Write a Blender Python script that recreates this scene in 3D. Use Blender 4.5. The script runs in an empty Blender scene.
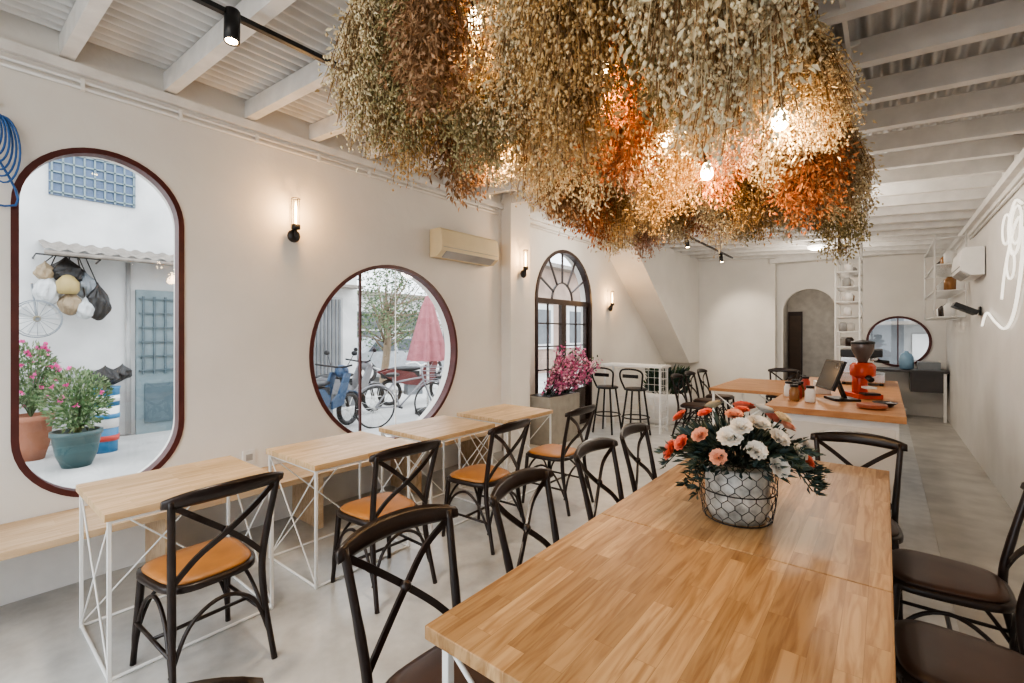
import bpy, math, random
from mathutils import Vector, Matrix
random.seed(7)
S=bpy.context.scene
COL=S.collection
pi=math.pi
# ---------------- materials ----------------
def newmat(name):
    m=bpy.data.materials.new(name); m.use_nodes=True
    nt=m.node_tree; b=nt.nodes['Principled BSDF']; return m,nt,b
def M(name,col,rough=.5,metal=0,var=.12,scale=8,bump=0,bscale=40,emit=None,es=0,spec=None):
    m,nt,b=newmat(name)
    b.inputs['Roughness'].default_value=rough; b.inputs['Metallic'].default_value=metal
    if spec is not None: b.inputs['Specular IOR Level'].default_value=spec
    tc=nt.nodes.new('ShaderNodeTexCoord')
    n=nt.nodes.new('ShaderNodeTexNoise'); n.inputs['Scale'].default_value=scale; n.inputs['Detail'].default_value=4
    nt.links.new(tc.outputs['Object'],n.inputs['Vector'])
    r=nt.nodes.new('ShaderNodeValToRGB')
    r.color_ramp.elements[0].position=.3; r.color_ramp.elements[1].position=.7
    r.color_ramp.elements[0].color=[c*(1-var) for c in col]+[1]
    r.color_ramp.elements[1].color=[min(1,c*(1+var)) for c in col]+[1]
    nt.links.new(n.outputs['Fac'],r.inputs['Fac']); nt.links.new(r.outputs['Color'],b.inputs['Base Color'])
    if bump:
        n2=nt.nodes.new('ShaderNodeTexNoise'); n2.inputs['Scale'].default_value=bscale; n2.inputs['Detail'].default_value=5
        nt.links.new(tc.outputs['Object'],n2.inputs['Vector'])
        bp=nt.nodes.new('ShaderNodeBump'); bp.inputs['Strength'].default_value=bump; bp.inputs['Distance'].default_value=.01
        nt.links.new(n2.outputs['Fac'],bp.inputs['Height']); nt.links.new(bp.outputs['Normal'],b.inputs['Normal'])
    if emit:
        b.inputs['Emission Color'].default_value=(*emit,1); b.inputs['Emission Strength'].default_value=es
    return m
def wood(name,c1,c2,c3,rot=True,bw=.5,rh=.05,rough=.42,grain=.8):
    m,nt,b=newmat(name); L=nt.links.new
    tc=nt.nodes.new('ShaderNodeTexCoord'); mp=nt.nodes.new('ShaderNodeMapping')
    if rot: mp.inputs['Rotation'].default_value=(0,0,pi/2)
    L(tc.outputs['Object'],mp.inputs['Vector'])
    br=nt.nodes.new('ShaderNodeTexBrick'); L(mp.outputs[0],br.inputs['Vector'])
    br.offset=.37; br.inputs['Scale'].default_value=1; br.inputs['Brick Width'].default_value=bw; br.inputs['Row Height'].default_value=rh
    br.inputs['Mortar Size'].default_value=.0006; br.inputs['Mortar Smooth'].default_value=.5
    br.inputs['Color1'].default_value=(*c1,1); br.inputs['Color2'].default_value=(*c2,1); br.inputs['Mortar'].default_value=(*[c*.8 for c in c2],1)
    mp2=nt.nodes.new('ShaderNodeMapping'); mp2.inputs['Scale'].default_value=(3.0,34,10)
    L(mp.outputs[0],mp2.inputs['Vector'])
    ad=nt.nodes.new('ShaderNodeMixRGB'); ad.blend_type='ADD'; ad.inputs[0].default_value=1
    ml=nt.nodes.new('ShaderNodeMixRGB'); ml.blend_type='MULTIPLY'; ml.inputs[0].default_value=1; ml.inputs[2].default_value=(25,25,25,1)
    L(br.outputs['Color'],ml.inputs[1]); L(mp2.outputs[0],ad.inputs[1]); L(ml.outputs[0],ad.inputs[2])
    n=nt.nodes.new('ShaderNodeTexNoise'); n.inputs['Scale'].default_value=1; n.inputs['Detail'].default_value=7; n.inputs['Distortion'].default_value=1.4
    L(ad.outputs[0],n.inputs['Vector'])
    r=nt.nodes.new('ShaderNodeValToRGB'); r.color_ramp.elements[0].position=.33; r.color_ramp.elements[1].position=.6
    r.color_ramp.elements[0].color=(*c3,1); r.color_ramp.elements[1].color=(1,1,1,1)
    L(n.outputs['Fac'],r.inputs['Fac'])
    mx=nt.nodes.new('ShaderNodeMixRGB'); mx.blend_type='MULTIPLY'; mx.inputs[0].default_value=grain
    L(br.outputs['Color'],mx.inputs[1]); L(r.outputs['Color'],mx.inputs[2]); L(mx.outputs[0],b.inputs['Base Color'])
    b.inputs['Roughness'].default_value=rough; b.inputs['Specular IOR Level'].default_value=.35
    return m
WALL=M('plaster_white',(.76,.74,.705),.85,var=.05,scale=1.6,bump=.3,bscale=12)
WALLR=M('plaster_right',(.72,.71,.69),.85,var=.06,scale=2,bump=.25,bscale=12)
WHITE=M('white_paint',(.82,.815,.80),.5,var=.04)
BEAM=M('beam_white',(.78,.77,.75),.6,var=.08)
ROOF=M('roof_sheet',(.66,.665,.66),.45,var=.15,scale=3)
WMET=M('white_metal',(.85,.85,.83),.35,var=.02)
FRAME=M('mahogany_frame',(.085,.022,.020),.35,var=.2)
DFRAME=M('dark_frame',(.035,.02,.017),.4,var=.2)
DWOOD=M('dark_wood',(.018,.010,.008),.30,var=.35,scale=20)
BLACK=M('black_metal',(.010,.010,.011),.4,var=.1)
TAN=M('tan_seat',(.42,.18,.05),.4,var=.2,scale=6)
BRN=M('brown_seat',(.055,.026,.016),.4,var=.25,scale=6)
TABW=wood('butcher_block_big',(.60,.395,.205),(.36,.21,.09),(.55,.44,.32),bw=.42,rh=.055)
TABS=wood('butcher_block_small',(.72,.53,.33),(.56,.39,.21),(.70,.60,.47),bw=.4,rh=.045)
BENW=wood('bench_wood',(.68,.51,.34),(.62,.44,.27),(.74,.66,.56),bw=1.2,rh=.1)
CNTW=wood('counter_wood',(.60,.31,.14),(.50,.24,.10),(.7,.6,.5),rot=False,bw=.5,rh=.05)
def floor_mat():
    m,nt,b=newmat('polished_concrete'); L=nt.links.new
    tc=nt.nodes.new('ShaderNodeTexCoord')
    n=nt.nodes.new('ShaderNodeTexNoise'); n.inputs['Scale'].default_value=.9; n.inputs['Detail'].default_value=9; n.inputs['Roughness'].default_value=.68
    L(tc.outputs['Object'],n.inputs['Vector'])
    r=nt.nodes.new('ShaderNodeValToRGB'); e=r.color_ramp.elements
    e[0].position=.32; e[0].color=(.38,.385,.38,1); e[1].position=.62; e[1].color=(.66,.66,.64,1)
    L(n.outputs['Fac'],r.inputs['Fac'])
    n2=nt.nodes.new('ShaderNodeTexNoise'); n2.inputs['Scale'].default_value=7; n2.inputs['Detail'].default_value=6
    L(tc.outputs['Object'],n2.inputs['Vector'])
    r2=nt.nodes.new('ShaderNodeValToRGB'); r2.color_ramp.elements[0].position=.3; r2.color_ramp.elements[0].color=(.82,.82,.82,1); r2.color_ramp.elements[1].position=.6
    L(n2.outputs['Fac'],r2.inputs['Fac'])
    mx=nt.nodes.new('ShaderNodeMixRGB'); mx.blend_type='MULTIPLY'; mx.inputs[0].default_value=1
    L(r.outputs[0],mx.inputs[1]); L(r2.outputs[0],mx.inputs[2]); L(mx.outputs[0],b.inputs['Base Color'])
    b.inputs['Roughness'].default_value=.28
    return m
FLOOR=floor_mat()
STRIP=M('worn_floor_strip',(.44,.425,.39),.35,var=.25,scale=3)
def glass():
    m=bpy.data.materials.new('window_glass'); m.use_nodes=True; nt=m.node_tree; nt.nodes.clear()
    o=nt.nodes.new('ShaderNodeOutputMaterial'); t=nt.nodes.new('ShaderNodeBsdfTransparent'); g=nt.nodes.new('ShaderNodeBsdfGlossy'); g.inputs['Roughness'].default_value=.02
    mx=nt.nodes.new('ShaderNodeMixShader'); mx.inputs[0].default_value=.06
    nt.links.new(t.outputs[0],mx.inputs[1]); nt.links.new(g.outputs[0],mx.inputs[2]); nt.links.new(mx.outputs[0],o.inputs[0]); return m
GLASS=glass()
GOLD=M('glow_filament',(1,.7,.35),.4,emit=(1,.62,.25),es=16)
BULB=M('bulb_glow',(1,.85,.6),.4,emit=(1,.70,.36),es=34)
# ---------------- mesh builder ----------------
class MB:
    def __init__(s): s.v=[];s.f=[];s.mi=[];s.sm=[];s.mats=[]
    def m(s,mat):
        if mat not in s.mats: s.mats.append(mat)
        return s.mats.index(mat)
    def add(s,vs,fs,mat,smooth=False):
        o=len(s.v); s.v+= [tuple(v) for v in vs]; k=s.m(mat)
        for f in fs: s.f.append(tuple(i+o for i in f)); s.mi.append(k); s.sm.append(smooth)
    def box(s,c,d,mat,rz=0,R=None):
        vs=[]
        R=R or Matrix.Rotation(rz,3,'Z')
        for x in(-.5,.5):
            for y in(-.5,.5):
                for z in(-.5,.5): vs.append(Vector(c)+R@Vector((x*d[0],y*d[1],z*d[2])))
        s.add(vs,[(0,1,3,2),(4,6,7,5),(0,4,5,1),(2,3,7,6),(0,2,6,4),(1,5,7,3)],mat)
    def bb(s,a,b,mat):
        s.box([(a[i]+b[i])/2 for i in range(3)],[abs(b[i]-a[i]) for i in range(3)],mat)
    def tube(s,path,r,mat,n=8,closed=False,up=None,rect=None,smooth=True):
        P=[Vector(p) for p in path]; N=len(P)
        rr=r if isinstance(r,(list,tuple)) else [r]*N
        upv=Vector(up) if up else None; vs=[]; prev=None
        for i in range(N):
            if closed: t=P[(i+1)%N]-P[i-1]
            else: t=P[min(i+1,N-1)]-P[max(i-1,0)]
            t.normalize()
            if upv is not None: u=upv
            else:
                if prev is None: u=Vector((0,0,1)) if abs(t.z)<.9 else Vector((1,0,0))
                else: u=prev
            a=t.cross(u)
            if a.length<1e-5: a=t.cross(Vector((0,1,.1)))
            a.normalize(); b=a.cross(t).normalized(); 
            if upv is None: prev=b
            if rect:
                w,h=rect[0]/2,rect[1]/2
                for(x,y)in((-w,-h),(w,-h),(w,h),(-w,h)): vs.append(P[i]+a*x+b*y)
            else:
                for k in range(n):
                    q=2*pi*k/n; vs.append(P[i]+a*math.cos(q)*rr[i]+b*math.sin(q)*rr[i])
        if rect: n=4; smooth=False
        fs=[]
        for i in range(N if closed else N-1):
            j=(i+1)%N
            for k in range(n): fs.append((i*n+k,i*n+(k+1)%n,j*n+(k+1)%n,j*n+k))
        if not closed: fs.append(tuple(range(n-1,-1,-1))); fs.append(tuple((N-1)*n+k for k in range(n)))
        s.add(vs,fs,mat,smooth)
    def lathe(s,prof,c,mat,n=24,smooth=True,sc=(1,1)):
        vs=[];fs=[];N=len(prof)
        for(r,z)in prof:
            for k in range(n):
                q=2*pi*k/n; vs.append((c[0]+r*math.cos(q)*sc[0],c[1]+r*math.sin(q)*sc[1],c[2]+z))
        for i in range(N-1):
            for k in range(n): fs.append((i*n+k,i*n+(k+1)%n,(i+1)*n+(k+1)%n,(i+1)*n+k))
        if prof[0][0]>1e-4: fs.append(tuple(range(n-1,-1,-1)))
        if prof[-1][0]>1e-4: fs.append(tuple((N-1)*n+k for k in range(n)))
        s.add(vs,fs,mat,smooth)
    def sph(s,c,r,mat,nu=12,nv=8):
        if not isinstance(r,(tuple,list)): r=(r,r,r)
        vs=[];fs=[]
        for i in range(nv+1):
            p=pi*i/nv
            for k in range(nu):
                q=2*pi*k/nu; vs.append((c[0]+r[0]*math.sin(p)*math.cos(q),c[1]+r[1]*math.sin(p)*math.sin(q),c[2]-r[2]*math.cos(p)))
        for i in range(nv):
            for k in range(nu): fs.append((i*nu+k,i*nu+(k+1)%nu,(i+1)*nu+(k+1)%nu,(i+1)*nu+k))
        s.add(vs,fs,mat,True)
    def bag(s,c,r,mat,seed=0,tie=True):
        vs=[];fs=[];nu=28;nv=16
        for i in range(nv+1):
            p=pi*i/nv
            for k in range(nu):
                q=2*pi*k/nu
                d=1+.10*math.sin(5*q+seed+2*p)+.07*math.sin(9*q-3*p+seed)+.08*math.sin(6*p+2*q+seed)
                rr=math.sin(p)*d; z=-math.cos(p)*(1+.05*math.sin(3*q+seed))
                if tie and z>.5: rr*=max(.18,1-(z-.5)*1.7); z+=(z-.5)*.7
                vs.append((c[0]+r[0]*rr*math.cos(q),c[1]+r[1]*rr*math.sin(q),c[2]+r[2]*z))
        for i in range(nv):
            for k in range(nu): fs.append((i*nu+k,i*nu+(k+1)%nu,(i+1)*nu+(k+1)%nu,(i+1)*nu+k))
        s.add(vs,fs,mat,False)
    def octa(s,c,r,mat):
        x,y,z=c; a=random.uniform(0,3)
        ca,sa=math.cos(a)*r,math.sin(a)*r
        s.add([(x+ca,y+sa,z),(x-sa,y+ca,z),(x-ca,y-sa,z),(x+sa,y-ca,z),(x,y,z+r*1.3),(x,y,z-r*1.3)],
              [(0,1,4),(1,2,4),(2,3,4),(3,0,4),(1,0,5),(2,1,5),(3,2,5),(0,3,5)],mat,True)
    def leaf(s,c,d,l,w,mat,bend=.15):
        c=Vector(c); d=Vector(d).normalized(); r=Vector((random.uniform(-1,1),random.uniform(-1,1),random.uniform(-1,1)))
        a=d.cross(r); 
        if a.length<1e-4: a=Vector((1,0,0))
        a.normalize(); nn=a.cross(d)
        s.add([c,c+d*l*.45+a*w/2+nn*l*bend,c+d*l,c+d*l*.45-a*w/2+nn*l*bend,c+d*l*.45],[(0,1,4),(1,2,4),(2,3,4),(3,0,4)],mat,True)
    def mesh(s,name):
        me=bpy.data.meshes.new(name); me.from_pydata(s.v,[],s.f)
        for m in s.mats: me.materials.append(m)
        me.polygons.foreach_set('material_index',s.mi); me.polygons.foreach_set('use_smooth',s.sm); me.update(); return me
    def obj(s,name,loc=(0,0,0),rz=0,bevel=0,parent=None):
        o=bpy.data.objects.new(name,s.mesh(name)); COL.objects.link(o); o.location=loc; o.rotation_euler=(0,0,rz)
        if bevel:
            b=o.modifiers.new('bevel','BEVEL'); b.width=bevel; b.segments=2; b.limit_method='ANGLE'; b.angle_limit=.9
        if parent: o.parent=parent
        return o
def inst(me,name,loc,rz=0,rot=None,sc=1,parent=None):
    o=bpy.data.objects.new(name,me); COL.objects.link(o); o.location=loc; o.rotation_euler=rot or (0,0,rz); o.scale=(sc,sc,sc) if not isinstance(sc,tuple) else sc
    if parent: o.parent=parent
    return o
def spl(pts,n=6):
    P=[Vector(p) for p in pts]; out=[]
    for i in range(len(P)-1):
        p0=P[max(i-1,0)];p1=P[i];p2=P[i+1];p3=P[min(i+2,len(P)-1)]
        for k in range(n):
            t=k/n
            out.append(.5*((2*p1)+(p2-p0)*t+(2*p0-5*p1+4*p2-p3)*t*t+(3*p1-p0-3*p2+p3)*t**3))
    out.append(P[-1]); return out
def circ(cx,cy,r,n=64): return [(cx+r*math.cos(2*pi*k/n),cy+r*math.sin(2*pi*k/n)) for k in range(n)]
def stad(cx,z0,z1,r,n=24):
    o=[]
    for k in range(n+1): q=pi*k/n; o.append((cx+r*math.cos(q),z1-r+r*math.sin(q)))
    for k in range(n+1): q=pi+pi*k/n; o.append((cx+r*math.cos(q),z0+r+r*math.sin(q)))
    return o
def archp(cx,z0,z1,r,n=24):
    o=[]
    for k in range(n+1): q=pi*k/n; o.append((cx+r*math.cos(q),z1-r+r*math.sin(q)))
    return o+[(cx-r,z0),(cx+r,z0)]
def panel(name,outer,holes,th,fn,mat):
    cu=bpy.data.curves.new(name,'CURVE'); cu.dimensions='2D'; cu.fill_mode='BOTH'; cu.extrude=th/2
    for pts in [outer]+holes:
        sp=cu.splines.new('POLY'); sp.points.add(len(pts)-1)
        for i,p in enumerate(pts): sp.points[i].co=(p[0],p[1],0,1)
        sp.use_cyclic_u=True
    tmp=bpy.data.objects.new('tmp',cu); COL.objects.link(tmp)
    bpy.context.view_layer.update()
    me=bpy.data.meshes.new_from_object(tmp.evaluated_get(bpy.context.evaluated_depsgraph_get()))
    bpy.data.objects.remove(tmp)
    for v in me.vertices: v.co=fn(*v.co)
    me.materials.clear(); me.materials.append(mat); me.name=name
    for p in me.polygons: p.use_smooth=False; p.material_index=0
    o=bpy.data.objects.new(name,me); COL.objects.link(o); return o
WL=-3.95; WR=.86
fl=lambda x,y,z:(z+WL-.1,x,y)
H=3.55
# ---------------- shell ----------------
w1=stad(.71,.50,2.72,.42); w2=circ(2.98,1.33,.90,72); w3=archp(6.28,0.02,2.84,.82)
panel('wall_left',[(-2,0),(11.6,0),(11.6,H),(-2,H)],[w1,w2,w3],.2,fl,WALL)
b=MB(); b.bb((WR,-2,0),(WR+.15,11.6,H),WALLR); b.obj('wall_right')
panel('wall_front',[(-4.2,0),(1,0),(1,H),(-4.2,H)],[[(-3.8,.05),(.2,.05),(.2,2.8),(-3.8,2.8)]],.15,lambda x,y,z:(x,-2-z,y),WALL)
b=MB(); b.bb((-4.1,11.2,0),(-1.82,11.6,H),WALL); b.obj('wall_back')
bk=circ(.19,1.37,.47,48)
panel('wall_kitchen',[(-1.85,0),(1,0),(1,H),(-1.85,H)],[archp(-1.24,.01,2.45,.47),bk],.15,lambda x,y,z:(x,11.5-z,y),WALL)
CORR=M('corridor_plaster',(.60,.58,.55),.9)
b=MB(); b.bb((-2,11.6,0),(-1.9,13.4,2.8),CORR); b.bb((-.6,11.6,0),(-.5,13.4,2.8),CORR); b.bb((-2,13.4,0),(-.5,13.5,2.8),CORR); b.bb((-2,11.6,2.8),(-.5,13.5,2.85),CORR); b.obj('wall_corridor')
b=MB(); b.bb((-1.88,13.33,0),(-1.58,13.39,2.05),DFRAME); b.bb((-1.85,13.31,.1),(-1.61,13.33,1.95),M('door_brown',(.08,.05,.035),.5)); b.obj('door_1')
b=MB(); b.bb((-4.15,-2.1,-.1),(1.01,13.5,0),FLOOR); b.obj('floor')
b=MB(); b.bb((.30,3.2,0),(WR,11.4,.004),STRIP); b.obj('trim_floor_strip')
# ceiling
def bz(x): return 3.24-.062*(x-WL)
b=MB(); NW=54; nx=NW*8; ys=[-2.1,1.5,5,8.5,11.6]; vs=[]
for j,y in enumerate(ys):
    for i in range(nx+1):
        x=-4.15+5.16*i/nx; vs.append((x,y,bz(x)+.16+.03*math.sin(i/8*2*pi)))
fs=[(j*(nx+1)+i,(j+1)*(nx+1)+i,(j+1)*(nx+1)+i+1,j*(nx+1)+i+1) for j in range(len(ys)-1) for i in range(nx)]
b.add(vs,fs,ROOF,True); b.obj('ceiling')
b=MB(); ang=math.atan(.062)
y=-1.6
R=Matrix.Rotation(ang,3,'Y')
while y<11.3:
    b.box((-1.55,y,bz(-1.55)+.065),(4.95,.07,.13),BEAM,R=R); y+=.53
b.obj('ceiling_beams')
b=MB(); b.bb((WL,-2,3.16),(WL+.04,11.2,3.22),BEAM); b.bb((WR-.05,-2,2.86),(WR,11.4,2.93),BEAM)
b.bb((-1.9,11.1,3.0),(WR,11.4,3.1),BEAM); b.obj('trim_ceiling')
b=MB()
for zz in (3.12,3.08): b.tube([(WL+.02,-1.9,zz),(WL+.02,4.6,zz)],.011,WHITE)
for k in range(12): b.bb((WL+.006,-1.5+k*.52,3.065),(WL+.034,-1.48+k*.52,3.135),WMET)
for zz in (3.10,3.06): b.tube([(WL+.02,5.15,zz),(WL+.02,7.3,zz)],.012,WHITE)
b.obj('conduit_pipes')
b=MB(); b.tube([(WR-.02,1,2.78),(WR-.02,8.2,2.78)],.012,WHITE); b.tube([(WR-.02,1,2.73),(WR-.02,8.2,2.73)],.012,WHITE)
b.obj('conduit_pipes')
b=MB(); b.bb((WL,4.70,0),(WL+.16,5.12,3.3),WALL); b.obj('wall_pilaster')
b=MB(); x0,x1=WL,-3.38
pr=[(7.35,3.24),(10.5,.86),(11.2,.86),(11.2,3.24)]
vs=[(x0,a,c) for a,c in pr]+[(x1,a,c) for a,c in pr]
b.add(vs,[(3,2,1,0),(4,5,6,7),(0,1,5,4),(1,2,6,5),(2,3,7,6),(3,0,4,7)],WALL); b.obj('wall_stair_soffit')
# windows
def framewin(name,pts,w,dep,mat,X,fn=None,extra=None):
    b=MB(); P=[(X,p[0],p[1]) for p in pts] if not fn else [fn(p) for p in pts]
    up=(1,0,0) if not fn else (0,1,0)
    b.tube(P,1,mat,closed=True,up=up,rect=(w,dep))
    if extra: extra(b)
    b.add([(p[0],p[1],p[2]) for p in P],[tuple(range(len(P)))],GLASS)
    return b.obj(name)
framewin('window_1',stad(.71,.508,2.712,.41),.034,.09,FRAME,WL-.035)
def e2(b):
    b.tube([(WL-.03,2.6,1.33-.80),(WL-.03,2.6,1.33+.80)],1,FRAME,up=(1,0,0),rect=(.016,.03))
    b.tube([(WL-.03,3.02,1.33-.88),(WL-.03,3.02,1.33+.88)],1,WMET,up=(1,0,0),rect=(.006,.01))
framewin('window_2',circ(2.98,1.33,.89,72),.034,.09,FRAME,WL-.035,extra=e2)
def e3(b):
    X=WL-.06; t=(1,0,0)
    b.tube([(X,6.28-.8,2.02),(X,6.28+.8,2.02)],1,DFRAME,up=t,rect=(.08,.07))
    b.tube([(X,6.28,.05),(X,6.28,2.02)],1,DFRAME,up=t,rect=(.13,.06))
    for s in(-1,1):
        b.tube([(X,6.28+s*.75,.05),(X,6.28+s*.75,2.0)],1,DFRAME,up=t,rect=(.1,.06))
        b.tube([(X,6.28+s*.41,.6),(X,6.28+s*.41,2.0)],1,DFRAME,up=t,rect=(.02,.03))
        for z in (.98,1.33,1.68): b.tube([(X,6.28,z),(X,6.28+s*.75,z)],1,DFRAME,up=t,rect=(.02,.03))
        b.bb((X-.02,6.28+s*.05,.05),(X+.02,6.28+s*.72,.62),DFRAME)
    for k in range(1,6):
        q=pi*k/6; b.tube([(X,6.28+.3*math.cos(q),2.03+.3*math.sin(q)),(X,6.28+.8*math.cos(q),2.03+.78*math.sin(q))],1,DFRAME,up=t,rect=(.018,.03))
    b.tube([(X,6.28+.3*math.cos(pi*k/16),2.03+.3*math.sin(pi*k/16)) for k in range(17)],1,DFRAME,up=t,rect=(.02,.03))
framewin('window_3',archp(6.28,.04,2.82,.8),.05,.1,DFRAME,WL-.03,extra=e3)
def e4(b):
    b.tube([(.19,11.45,.92),(.19,11.45,1.82)],1,FRAME,up=(0,1,0),rect=(.02,.03))
framewin('window_4',circ(.19,1.37,.46,48),.04,.1,FRAME,0,fn=lambda p:(p[0],11.45,p[1]),extra=e4)
# ---------------- exterior ----------------
GR=M('street_concrete',(.46,.455,.44),.8,var=.2,scale=1.5)
b=MB(); b.bb((-40,-25,-.12),(-4.15,50,-.02),GR); b.bb((-4.15,13.5,-.12),(20,50,-.02),GR); b.bb((-4.15,-25,-.12),(20,-2.1,-.02),GR); b.bb((1.01,-2.1,-.12),(20,13.5,-.02),GR); b.obj('ground')
FAC=M('facade_white',(.66,.66,.65),.9,var=.16,scale=1.6)
FAC2=M('facade_grey',(.38,.38,.375),.9,var=.2,scale=2)
FAC3=M('facade_dark',(.15,.16,.17),.7,var=.2,scale=2)
BLUEG=M('blue_grey_gate',(.19,.25,.27),.5,var=.1)
RFT=M('awning_tin',(.24,.21,.18),.6,var=.25)
b=MB(); b.bb((-9.3,-8,-.02),(-9,3.5,6),FAC)
b.bb((-9.01,1.0,3.45),(-8.97,1.95,4.1),M('win_dark',(.08,.13,.22),.3))
for k in range(9): b.bb((-8.97,1.02+k*.112,3.45),(-8.94,1.04+k*.112,4.1),BLUEG)
for k in range(5): b.bb((-8.97,1.0,3.48+k*.14),(-8.94,1.95,3.50+k*.14),BLUEG)
b.bb((-9.0,.95,4.1),(-8.9,2.0,4.16),FAC); b.bb((-9.0,-.2,.0),(-8.97,1.9,1.0),FAC2)
b.tube([(-8.96,1.86,0),(-8.96,1.86,2.6)],.03,FAC2); b.obj('neighbour_house')
b=MB(); b.bb((-8.99,1.95,-.02),(-8.92,2.95,2.2),BLUEG)
GD=M('gate_dark',(.09,.13,.15),.5)
for k in range(7): b.bb((-8.92,2.02+k*.14,.9),(-8.89,2.05+k*.14,2.1),GD)
for k in range(6): b.bb((-8.92,1.98,.95+k*.22),(-8.88,2.92,.97+k*.22),GD)
b.bb((-8.92,2.05,.15),(-8.89,2.85,.75),GD); b.obj('house_gate')
b=MB()
vs=[];n=60
for i in range(n+1):
    y=.9+2.6*i/n; z=.02*math.sin(i*1.6)
    vs+=[(-8.99,y,2.8+z),(-8.4,y,2.62+z)]
b.add(vs,[(2*i,2*i+1,2*i+3,2*i+2) for i in range(n)],RFT,True); b.tube([(-8.42,.9,2.58),(-8.42,3.5,2.58)],.03,RFT); b.obj('tin_awning')
b=MB(); b.bb((-9.6,3.5,-.02),(-9.3,6.0,3.6),FAC); b.bb((-9.3,4.0,0),(-9.22,5.6,2.3),FAC2)
for k in range(18): b.bb((-9.22,4.05+k*.085,.05),(-9.19,4.09+k*.085,2.25),FAC3)
b.bb((-9.3,3.6,2.5),(-8.9,5.9,2.56),RFT); b.obj('shop_front_building')
b=MB(); b.bb((-15.3,6,-.02),(-15,17,2.9),FAC); b.bb((-15.3,5.9,2.9),(-14.8,17,3.05),RFT)
for k in range(4): b.bb((-15,7+k*2.3,1.0),(-14.95,8.4+k*2.3,2.3),FAC3); b.bb((-15,7.05+k*2.3,1.6),(-14.9,8.3+k*2.3,1.65),FAC)
b.obj('far_building')
BRICK=M('warm_facade',(.36,.26,.21),.9,var=.2,scale=2)
b=MB(); b.bb((-10.5,13,-.02),(-10.2,24,4.1),BRICK)
for k in range(4): b.bb((-10.2,13.8+k*2.4,.9),(-10.12,15.2+k*2.4,2.6),FAC); b.bb((-10.14,14+k*2.4,1.1),(-10.1,15+k*2.4,2.4),FAC3)
b.bb((-10.3,13,4.0),(-9.7,24,4.15),RFT); b.obj('brick_building')
b=MB(); b.bb((-1.0,14.5,-.02),(4.5,14.8,3.5),FAC2); b.bb((-.3,14.44,.3),(.35,14.5,2.1),FAC3); b.bb((.5,14.44,.9),(1.5,14.5,1.5),FAC); b.bb((.75,14.42,.2),(1.2,14.5,.85),FAC3); b.bb((-.9,14.0,1.72),(2.4,14.5,1.8),RFT); b.obj('reflection_backdrop')  # invented house front; dark and white blocks imitate reflections in the kitchen window
GREENS=[M('leaf_green',(.07,.14,.045),.6,var=.3),M('leaf_dark',(.03,.065,.03),.6,var=.3),M('leaf_light',(.17,.23,.11),.6,var=.3)]
PINK=M('petal_pink',(.75,.10,.36),.6,var=.2)
def bush(name,c,rad,n,mats,fl=None,nf=0,l=.09,w=.04,pot=None,base=None):
    b=MB(); c=Vector(c)
    base=Vector(base) if base else c-Vector((0,0,rad[2]))
    for i in range(n):
        while True:
            p=Vector((random.uniform(-1,1),random.uniform(-1,1),random.uniform(-1,1)))
            if p.length<1: break
        q=c+Vector((p.x*rad[0],p.y*rad[1],p.z*rad[2]))
        d=(p+Vector((random.uniform(-.6,.6),random.uniform(-.6,.6),random.uniform(-.2,.8))))
        if i%12==0: b.tube(spl([base,base.lerp(q,.5)+Vector((0,0,rad[2]*.15)),q],4),.004,mats[0],n=4)
        b.leaf(q,d,l*random.uniform(.7,1.3),w,random.choice(mats))
    for i in range(nf):
        p=Vector((random.gauss(0,1),random.gauss(0,1),random.gauss(.3,1))).normalized()
        q=c+Vector((p.x*rad[0],p.y*rad[1],p.z*rad[2]))*random.uniform(.8,1.05)
        for k in range(6):
            b.leaf(q,p+Vector((random.uniform(-1,1),random.uniform(-1,1),random.uniform(-1,1))),.05,.045,random.choice(fl))
    if pot: pot(b)
    return b.obj(name)
TER=M('terracotta',(.32,.13,.075),.7); TEAL=M('teal_glaze',(.035,.085,.09),.3)
def potf(c,r,h,mat):
    def f(b): b.lathe([(r*.6,0),(r*.85,h*.35),(r,h*.85),(r*1.08,h*.88),(r*1.08,h),(r*.95,h),(r*.9,h*.8),(0,h*.8)],c,mat,24)
    return f
bush('potted_shrub',(-7.4,1.06,.76),(.40,.30,.36),1400,[GREENS[0],GREENS[2],GREENS[2]],[PINK],8,l=.055,w=.028,pot=potf((-7.4,1.06,-.02),.22,.42,TEAL),base=(-7.4,1.06,.33))
bush('potted_bougainvillea',(-8.2,.76,1.02),(.34,.26,.40),1100,[GREENS[0],GREENS[2]],[PINK],50,l=.055,w=.028,pot=potf((-8.2,.76,-.02),.20,.55,TER),base=(-8.2,.76,.5))
bk_b=M('bucket_blue',(.04,.20,.38),.5); bk_r=M('bucket_red',(.5,.06,.05),.5)
b=MB(); c=(-8.0,1.42,-.02)
b.lathe([(.13,0),(.14,.32)],c,bk_b); b.lathe([(.143,.32),(.15,.6)],c,WMET); b.lathe([(.15,.6),(.15,.82),(.16,.83),(.16,.85),(.0,.85)],c,bk_b); b.lathe([(.10,.15),(.148,.15),(.150,.22),(.1,.22)],c,bk_r)
b.lathe([(.10,.44),(.1535,.44),(.1535,.5),(.1,.5)],c,bk_b,24); b.lathe([(.10,.66),(.1535,.66),(.1535,.74),(.1,.74)],c,WMET,24); b.obj('paint_drum')
b=MB(); HT=M('helmet_tan',(.28,.21,.13),.5); HG=M('basket_gold',(.36,.27,.11),.6); HGR=M('helmet_grey',(.20,.22,.24),.3); HCL=M('clear_bag_plastic',(.50,.51,.51),.25)
def hang(c,r,m,sd):
    b.bag(c,r,m,sd); b.tube([(c[0],c[1],c[2]+r[2]*1.2),(-8.7,c[1]*.6+1.16*.4,2.58)],.007,BLACK,n=4)
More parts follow.
